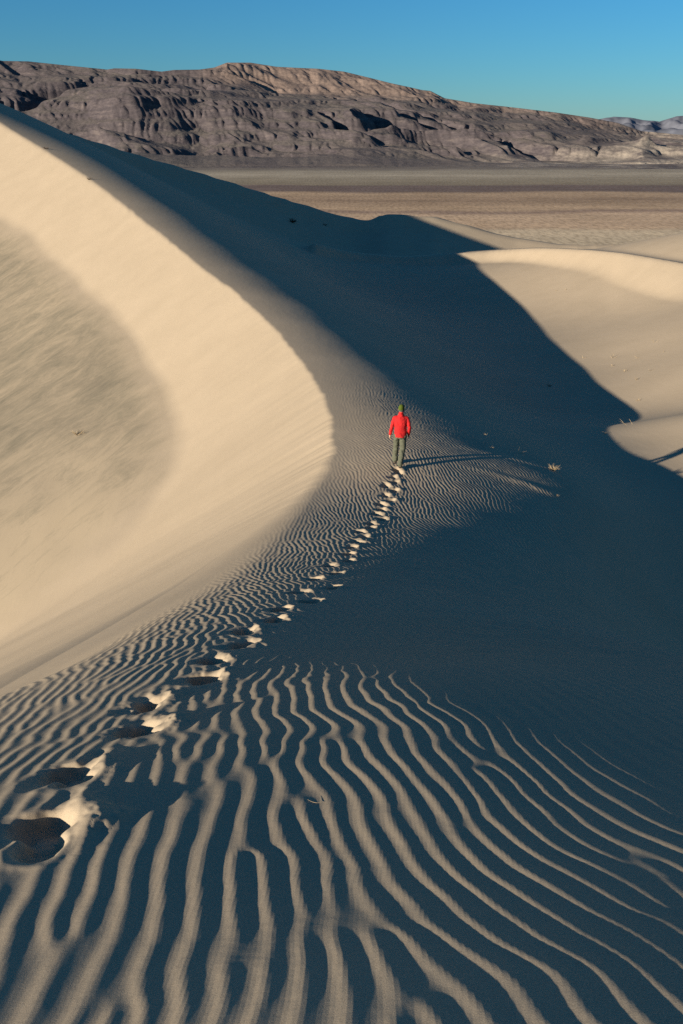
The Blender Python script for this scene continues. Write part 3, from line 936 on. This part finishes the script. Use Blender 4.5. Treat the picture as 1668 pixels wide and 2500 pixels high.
def limb(bm, pts):
    """tapered round limb; pts: (x, y, z, radius)"""
    P = [Vector(p[:3]) for p in pts]
    # densify with smooth interpolation, round the ends
    Q = []
    for i in range(len(P) - 1):
        p0, p1, p2, p3 = P[max(i - 1, 0)], P[i], P[i + 1], P[min(i + 2, len(P) - 1)]
        for s in range(5):
            t = s / 5
            v = .5 * ((2 * p1) + (p2 - p0) * t + (2 * p0 - 5 * p1 + 4 * p2 - p3) * t * t + (3 * p1 - p0 - 3 * p2 + p3) * t ** 3)
            Q.append((v, pts[i][3] * (1 - t) + pts[i + 1][3] * t))
    Q.append((P[-1], pts[-1][3]))
    d0 = (Q[1][0] - Q[0][0]).normalized()
    d1 = (Q[-1][0] - Q[-2][0]).normalized()
    Q = [(Q[0][0] - d0 * Q[0][1] * .7, Q[0][1] * .55)] + Q + [(Q[-1][0] + d1 * Q[-1][1] * .7, Q[-1][1] * .55)]
    rings = []
    for i, (c, r) in enumerate(Q):
        d = (Q[min(i + 1, len(Q) - 1)][0] - Q[max(i - 1, 0)][0]).normalized()
        ax = d.orthogonal().normalized() if abs(d.x) > .9 else Vector((1, 0, 0)).cross(d).cross(d).normalized() * -1
        ay = d.cross(ax).normalized()
        rings.append((c, r, r, ax, ay))
    ring_loft(bm, rings)


def fuse(name, bm, voxel, smooth, mat, fold=0.0, seed=0):
    """fuse overlapping volumes into one continuous skin"""
    bmesh.ops.recalc_face_normals(bm, faces=bm.faces)
    me = bpy.data.meshes.new(name + "_raw")
    bm.to_mesh(me)
    bm.free()
    o = bpy.data.objects.new(name + "_raw", me)
    COL.objects.link(o)
    m = o.modifiers.new("r", 'REMESH')
    m.mode = 'VOXEL'
    m.voxel_size = voxel
    s = o.modifiers.new("s", 'SMOOTH')
    s.iterations = smooth
    s.factor = .5
    dg = bpy.context.evaluated_depsgraph_get()
    out = bpy.data.meshes.new_from_object(o.evaluated_get(dg))
    out.name = name
    bpy.data.objects.remove(o)
    bpy.data.meshes.remove(me)
    n = len(out.vertices)
    co = np.empty(n * 3, np.float32)
    out.vertices.foreach_get("co", co)
    co = co.reshape(-1, 3)
    if fold:
        nr = np.empty(n * 3, np.float32)
        out.vertices.foreach_get("normal", nr)
        nr = nr.reshape(-1, 3)
        f = fbm(co[:, 0] * 9 + co[:, 2] * 7, co[:, 2] * 13 - co[:, 0] * 5 + co[:, 1] * 6, 3, seed)
        co = co + nr * (fold * f)[:, None]
        out.vertices.foreach_set("co", np.ascontiguousarray(co, np.float32).ravel())
    out.polygons.foreach_set("use_smooth", np.full(len(out.polygons), True))
    out.materials.clear()
    out.materials.append(mat)
    out.update()
    return out


UX, UY, UZ = (1, 0, 0), (0, 1, 0), (0, 0, 1)


def build_person(x, y):
    skin = simple_mat("skin_tone", (.50, .27, .17), .6, 60, .08)  # skin colour with slight random mottling
    red = simple_mat("red_knit_fleece", (.43, .016, .015), .85, 90, .10, .002)
    olive = simple_mat("olive_trouser_cloth", (.088, .090, .058), .9, 70, .14, .002)
    green = simple_mat("green_wool", (.062, .082, .010), .95, 160, .2, .003)
    cuffm = simple_mat("grey_green_wool", (.05, .058, .052), .95, 160, .2, .003)
    leather = simple_mat("brown_boot_leather", (.085, .065, .045), .8, 50, .2)
    sole = simple_mat("dark_rubber", (.02, .02, .02), .9)
    # joints (feet origin on the sand, facing away from the photographer)
    HL, HR = (-.088, 0, .93), (.088, 0, .93)
    KL, KR = (-.112, .12, .50), (.072, .0, .49)
    AL, AR = (-.135, .17, .10), (.022, -.25, .135)
    SL, SR = (-.178, .03, 1.395), (.178, .03, 1.395)
    EL, ER = (-.245, -.015, 1.155), (.245, -.04, 1.16)
    WL, WR = (-.285, .06, .905), (.232, .055, .92)
    # body, one continuous mesh
    bm = bmesh.new()
    ring_loft(bm, [((0, 0, .86), .13, .10, UX, UY), ((0, 0, .95), .155, .108, UX, UY), ((0, .0, 1.05), .14, .10, UX, UY), ((0, .01, 1.2), .155, .105, UX, UY), ((0, .02, 1.33), .15, .10, UX, UY), ((0, .03, 1.40), .115, .08, UX, UY), ((0, .035, 1.49), .07, .065, UX, UY), ((.003, .045, 1.57), .054, .058, UX, UY), ((.005, .055, 1.6), .05, .055, UX, UY)])
    ring_loft(bm, [((.005, .075, 1.545), .035, .04, UX, UY), ((.005, .075, 1.57), .056, .068, UX, UY), ((.005, .065, 1.62), .068, .085, UX, UY), ((.005, .058, 1.68), .073, .095, UX, UY), ((.005, .052, 1.73), .068, .088, UX, UY), ((.005, .05, 1.765), .045, .06, UX, UY), ((.005, .05, 1.778), .015, .02, UX, UY)])
    limb(bm, [(.005, .15, 1.66, .009), (.005, .168, 1.635, .013), (.005, .15, 1.622, .011)])            # nose
    limb(bm, [(-.02, .143, 1.595, .007), (.005, .150, 1.594, .008), (.03, .143, 1.595, .007)])          # lips
    for sx in (-1, 1):
        limb(bm, [(.005 + sx * .074, .05, 1.665, .012), (.005 + sx * .079, .044, 1.64, .012), (.005 + sx * .072, .052, 1.618, .009)])   # ear
        limb(bm, [(.005 + sx * .032, .138, 1.668, .011), (.005 + sx * .034, .138, 1.668, .011)])         # eyelids
    for H, K_, A_, S, E, W in ((HL, KL, AL, SL, EL, WL), (HR, KR, AR, SR, ER, WR)):
        limb(bm, [(*H, .085), ((H[0] + K_[0]) / 2, (H[1] + K_[1]) / 2, (H[2] + K_[2]) / 2, .072), (*K_, .052), ((K_[0] * .6 + A_[0] * .4), (K_[1] * .6 + A_[1] * .4) - .012, (K_[2] * .6 + A_[2] * .4), .053), (*A_, .036)])
        limb(bm, [(A_[0], A_[1] - .03, A_[2] - .045, .036), (A_[0], A_[1] + .06, A_[2] - .06, .036), (A_[0], A_[1] + .16, A_[2] - .075, .026)])
        limb(bm, [(S[0] * .95, S[1], S[2] - .02, .044), ((S[0] + E[0]) / 2, (S[1] + E[1]) / 2, (S[2] + E[2]) / 2, .046), (*E, .038), ((E[0] + W[0]) / 2, (E[1] + W[1]) / 2, (E[2] + W[2]) / 2, .036), (*W, .026)])
        # hand: palm, four fingers of different lengths, thumb from the side of the palm
        sx = -1 if W[0] < 0 else 1
        wx_, wy_, wz_ = W
        limb(bm, [(wx_, wy_ + .005, wz_ - .015, .022), (wx_ + sx * .004, wy_ + .018, wz_ - .05, .026), (wx_ + sx * .004, wy_ + .03, wz_ - .085, .024)])
        for q, L in enumerate((.072, .082, .078, .062)):
            oy = .052 - q * .02
            bx, by, bz = wx_ + sx * .006, wy_ + oy - .002, wz_ - .088
            limb(bm, [(bx, by, bz, .0095), (bx - sx * .004, by + .008, bz - L * .45, .009), (bx - sx * .018, by + .012, bz - L * .8, .008), (bx - sx * .032, by + .010, bz - L, .007)])
        limb(bm, [(wx_ - sx * .006, wy_ + .035, wz_ - .04, .012), (wx_ - sx * .014, wy_ + .062, wz_ - .068, .0105), (wx_ - sx * .02, wy_ + .07, wz_ - .1, .0085)])
    body = fuse("person", bm, .006, 3, skin)
    p = bpy.data.objects.new("person", body)
    link(p, label="person in red jacket, olive trousers and green beanie walking away along the dune ridge", cat="person")
    p.location = (x, y, ground_z(x, y - .1) + .008)
    p.rotation_euler = (0, 0, math.radians(-4))
    # jacket
    bm = bmesh.new()
    ring_loft(bm, [((.0, 0, .865), .176, .130, UX, UY), ((0, 0, .93), .180, .132, UX, UY), ((0, 0, 1.03), .172, .125, UX, UY), ((0, .005, 1.13), .174, .125, UX, UY), ((0, .015, 1.25), .192, .13, UX, UY), ((0, .022, 1.34), .205, .13, UX, UY), ((0, .028, 1.41), .185, .115, UX, UY), ((0, .032, 1.455), .125, .092, UX, UY), ((.002, .036, 1.49), .082, .076, UX, UY), ((.003, .042, 1.54), .069, .072, UX, UY), ((.004, .046, 1.585), .067, .071, UX, UY)])
    for S, E, W in ((SL, EL, WL), (SR, ER, WR)):
        limb(bm, [(S[0] * .55, S[1], S[2] + .012, .070), (S[0] * .98, S[1], S[2] - .01, .064), ((S[0] + E[0]) / 2, (S[1] + E[1]) / 2, (S[2] + E[2]) / 2, .059), (*E, .051), ((E[0] + W[0]) / 2, (E[1] + W[1]) / 2, (E[2] + W[2]) / 2, .046), (W[0], W[1], W[2], .041)])
    link(bpy.data.objects.new("jacket", fuse("jacket", bm, .009, 4, red, .008, 5)), p)
    # trousers
    bm = bmesh.new()
    ring_loft(bm, [((0, 0, .99), .148, .108, UX, UY), ((0, -.003, .93), .165, .122, UX, UY), ((0, -.006, .87), .168, .128, UX, UY), ((0, 0, .82), .15, .115, UX, UY)])
    for H, K_, A_ in ((HL, KL, AL), (HR, KR, AR)):
        limb(bm, [(H[0], H[1] - .004, H[2] - .02, .104), ((H[0] + K_[0]) / 2, (H[1] + K_[1]) / 2 - .004, (H[2] + K_[2]) / 2, .095), (K_[0], K_[1] - .004, K_[2], .082), ((K_[0] + A_[0]) / 2, (K_[1] + A_[1]) / 2 - .01, (K_[2] + A_[2]) / 2, .080), (A_[0], A_[1] - .012, A_[2] + .02, .080), (A_[0], A_[1] - .016, A_[2] - .025, .072)])
    link(bpy.data.objects.new("trousers", fuse("trousers", bm, .009, 4, olive, .012, 15)), p)
    # boots
    for A_, lift in ((AL, 0.0), (AR, .02)):
        bm = bmesh.new()
        limb(bm, [(A_[0], A_[1] - .015, A_[2] + .04, .052), (A_[0], A_[1] - .02, A_[2] - .03, .052), (A_[0], A_[1] - .02, A_[2] - .062, .048)])
        limb(bm, [(A_[0], A_[1] - .045, A_[2] - .058, .046), (A_[0], A_[1] + .05, A_[2] - .052 - lift, .047), (A_[0], A_[1] + .15, A_[2] - .066 - lift, .042), (A_[0], A_[1] + .20, A_[2] - .072 - lift, .034)])
        b = link(bpy.data.objects.new("boot", fuse("boot", bm, .008, 3, leather)), p)
        bm = bmesh.new()
        ring_loft(bm, [((A_[0], A_[1] - .095, A_[2] - .085), .036, .012, UX, UZ), ((A_[0], A_[1] - .03, A_[2] - .092 - lift * .3), .045, .013, UX, UZ), ((A_[0], A_[1] + .08, A_[2] - .092 - lift), .048, .013, UX, UZ), ((A_[0], A_[1] + .18, A_[2] - .094 - lift), .044, .012, UX, UZ), ((A_[0], A_[1] + .235, A_[2] - .088 - lift), .022, .010, UX, UZ)])
        me = bpy.data.meshes.new("sole")
        bm.to_mesh(me)
        bm.free()
        me.materials.append(sole)
        link(bpy.data.objects.new("sole", me), b)
    # knitted beanie with folded cuff
    bm = bmesh.new()
    prof = [(1.605, .083, .098), (1.65, .085, .103), (1.69, .085, .104), (1.73, .081, .098), (1.765, .066, .080), (1.79, .042, .052), (1.80, .014, .018)]
    ring_loft(bm, [((.005, .052 - (zz - 1.65) * .12, zz), a, b, UX, UY) for zz, a, b in prof])
    hat = link(bpy.data.objects.new("beanie", fuse("beanie", bm, .008, 2, green, .002, 25)), p)
    bm = bmesh.new()
    ring_loft(bm, [((.005, .056, zz), a, b, UX, UY) for zz, a, b in ((1.606, .083, .099), (1.618, .089, .106), (1.648, .091, .109), (1.662, .087, .104))])
    link(bpy.data.objects.new("cuff", fuse("cuff", bm, .008, 2, cuffm, .0015, 26)), hat)
    return p


build_person(1.66, 21.22)


# ---------------------------------------------------------------- dry plants and litter caught in the sand
DRY = simple_mat("dry_straw", (.36, .27, .15), .9, 30, .25)
DARKDRY = simple_mat("dead_brown_twigs", (.10, .072, .048), .95, 30, .25)


def stems(rng, n, length, spread, thick, lean=(0, 0), curl=.3):
    """thin forking stems as three-sided tapered rods"""
    co, faces = [], []
    for _ in range(n):
        a = rng.uniform(0, 2 * math.pi)
        up = rng.uniform(.35, 1.0)
        d = np.array([math.cos(a) * spread + lean[0], math.sin(a) * spread + lean[1], up])
        d /= np.linalg.norm(d)
        p = np.array([rng.normal(0, length * .10), rng.normal(0, length * .10), -length * .06])
        L = length * rng.uniform(.5, 1.0)
        paths = [(p, d, L, thick)]
        if rng.random() < .6:
            q = p + d * L * .45
            d2 = d + rng.normal(0, .45, 3)
            paths.append((q, d2 / np.linalg.norm(d2), L * .5, thick * .7))
        for p0, dd, LL, th in paths:
            bend = rng.normal(0, curl, 3)
            pts = [p0 + dd * LL * t + bend * LL * t * t * .35 for t in (0, .35, .7, 1.0)]
            base = len(co)
            s1 = np.cross(dd, [0.3, 0.2, .9])
            s1 /= np.linalg.norm(s1) + 1e-9
            s2 = np.cross(dd, s1)
            for t, pt in zip((1, .85, .6, .25), pts):
                for q in range(3):
                    w = 2 * math.pi * q / 3
                    co.append(pt + (s1 * math.cos(w) + s2 * math.sin(w)) * th * t)
            for k in range(3):
                for q in range(3):
                    faces.append((base + k * 3 + q, base + k * 3 + (q + 1) % 3, base + k * 3 + 3 + (q + 1) % 3, base + k * 3 + 3 + q))
    return np.array(co), np.array(faces)


def plant(name, x, y, n, length, spread, thick, mat, label, cat, seed, lean=(0, 0), group=None):
    co, fc = stems(np.random.default_rng(seed), n, length, spread, thick, lean)
    o = bpy.data.objects.new(name, mesh_np(name, co, fc, mat, False))
    o.location = (x, y, ground_z(x, y))
    return link(o, None, label, cat, group)


plant("dry_bush", 6.68, 23.26, 60, .27, .8, .005, DRY, "largest dry bush, at the tip of the lit rippled sand in front of the shade", "bush", 1)
plant("dry_sprig", 5.11, 26.82, 8, .13, 1.2, .004, DRY, "small pale sprig in the shade, farther of the two right of the walker", "sprig", 2, (.4, -.1), "sprigs beside the rippled sand")
plant("dry_sprig", 4.95, 24.71, 8, .13, 1.3, .004, DRY, "small pale sprig at the edge of the lit ripples, right of the walker's waist", "sprig", 3, (.5, 0), "sprigs beside the rippled sand")
plant("fallen_stalk", 5.87, 24.95, 2, .34, 1.6, .005, DRY, "straw stalk lying flat in the shade above the dry bush", "stalk", 4, (1.6, -.3))
plant("fallen_stalk", 6.15, 20.95, 2, .30, 1.6, .005, DRY, "straw stalk at the end of the lower lit drift, below the dry bush", "stalk", 5, (1.6, -.5))
plant("dry_stalk", 13.31, 34.88, 2, .6, .35, .008, DRY, "single upright pale stalk on the near lip of the sunlit notch", "stalk", 6, (-.5, 0))
plant("dry_stalk", 11.66, 33.27, 3, .3, 1.0, .008, DRY, "short forked twig at the left tip of the sunlit notch", "stalk", 7, (.5, 0))
TUFTS = [
    (19.91, 54.63, 9, .40, "dark forked tuft in the middle of the scattered tufts on the sunlit basin slope"),
    (21.88, 58.19, 8, .36, "pale flat tuft right of centre on the sunlit basin slope"),
    (20.87, 60.48, 5, .60, "check-mark shaped dry stalk left of centre on the sunlit basin slope"),
    (24.3, 61.44, 5, .62, "check-mark shaped dry stalk highest on the right of the sunlit slope"),
    (20.01, 57.73, 9, .34, "low pale tuft just below the check-mark stalk on the sunlit slope"),
    (20.74, 52.46, 7, .34, "low pale tuft near the right edge, level with the dark forked tuft"),
    (19.41, 51.03, 8, .32, "low tuft below the dark forked tuft on the sunlit slope"),
    (17.8, 46.13, 8, .36, "lone low tuft just above the point of the shadow on the sunlit slope"),
    (19.24, 62.48, 7, .36, "small tuft on the very edge of the big shadow, upper left of the scattered tufts"),
    (25.56, 96.89, 8, .45, "left one of two faint tufts under the far sunlit crest"),
    (26.34, 95.55, 7, .42, "right one of two faint tufts under the far sunlit crest"),
    (23.47, 57.39, 6, .36, "small tuft nearest the right edge of the photo on the sunlit slope"),
]
for q, (x, y, n, L, lab) in enumerate(TUFTS):
    plant("dry_tuft", x, y, n, L * .85, 1.1, .008, DRY, lab, "tuft", 20 + q, (.5, -.1), "tufts on the sunlit basin slope")
plant("shaded_tuft", 14.25, 53.03, 10, .3, 1.0, .012, DARKDRY, "dark tuft alone in the shaded basin below the slope's tufts", "tuft", 40)
plant("shaded_shrub", -10.52, 179.12, 60, 1.3, .9, .04, DARKDRY, "larger dark shrub high on the shaded face of the far dune", "shrub", 41, (.5, 0), "shrubs on the shaded far dune")
plant("shaded_shrub", -3.74, 187.45, 34, .7, .9, .03, DARKDRY, "smaller dark shrub right of the larger one on the shaded far dune", "shrub", 42, (.3, 0), "shrubs on the shaded far dune")
plant("crest_tuft", -36.73, 108.97, 24, .50, .9, .018, DARKDRY, "dark tuft on the sharp crest nearest the upper left corner", "tuft", 43, (0, 0), "tufts on the main crest")
plant("crest_tuft", -27.43, 93.68, 20, .40, .9, .016, DARKDRY, "dark tuft on the sharp crest, lower of the two near the upper left", "tuft", 44, (0, 0), "tufts on the main crest")
plant("dry_twigs", -14.43, 41.22, 26, .50, 1.4, .012, DRY, "pale tangle of dead twigs on the streaked floor of the hollow at left", "twigs", 45, (.5, .1))


def straw(x, y):
    """one bent straw lying across a ripple"""
    n = 9
    pts = []
    for i in range(n):
        t = i / (n - 1) - .5
        px, py = x + t * .05, y - t * .012 + .010 * (1 - 4 * t * t) * -1
        pts.append((px, py, ground_z(px, py) + .004))
    co, fc = [], []
    for i, pt in enumerate(pts):
        w = .0008 * (1 - .5 * abs(i / (n - 1) - .5) * 2)
        for q in range(4):
            a = math.pi / 2 * q
            co.append((pt[0], pt[1] + math.cos(a) * w, pt[2] + math.sin(a) * w))
    for i in range(n - 1):
        for q in range(4):
            fc.append((i * 4 + q, i * 4 + (q + 1) % 4, i * 4 + 4 + (q + 1) % 4, i * 4 + 4 + q))
    co = np.array(co)
    o = bpy.data.objects.new("straw", mesh_np("straw", co - np.array([x, y, 0]) - np.array([0, 0, pts[4][2]]), np.array(fc), DRY, True))
    o.location = (x, y, pts[4][2])
    link(o, None, "short bent straw lying on a foreground sand ripple", "straw")


straw(-.09, 2.01)
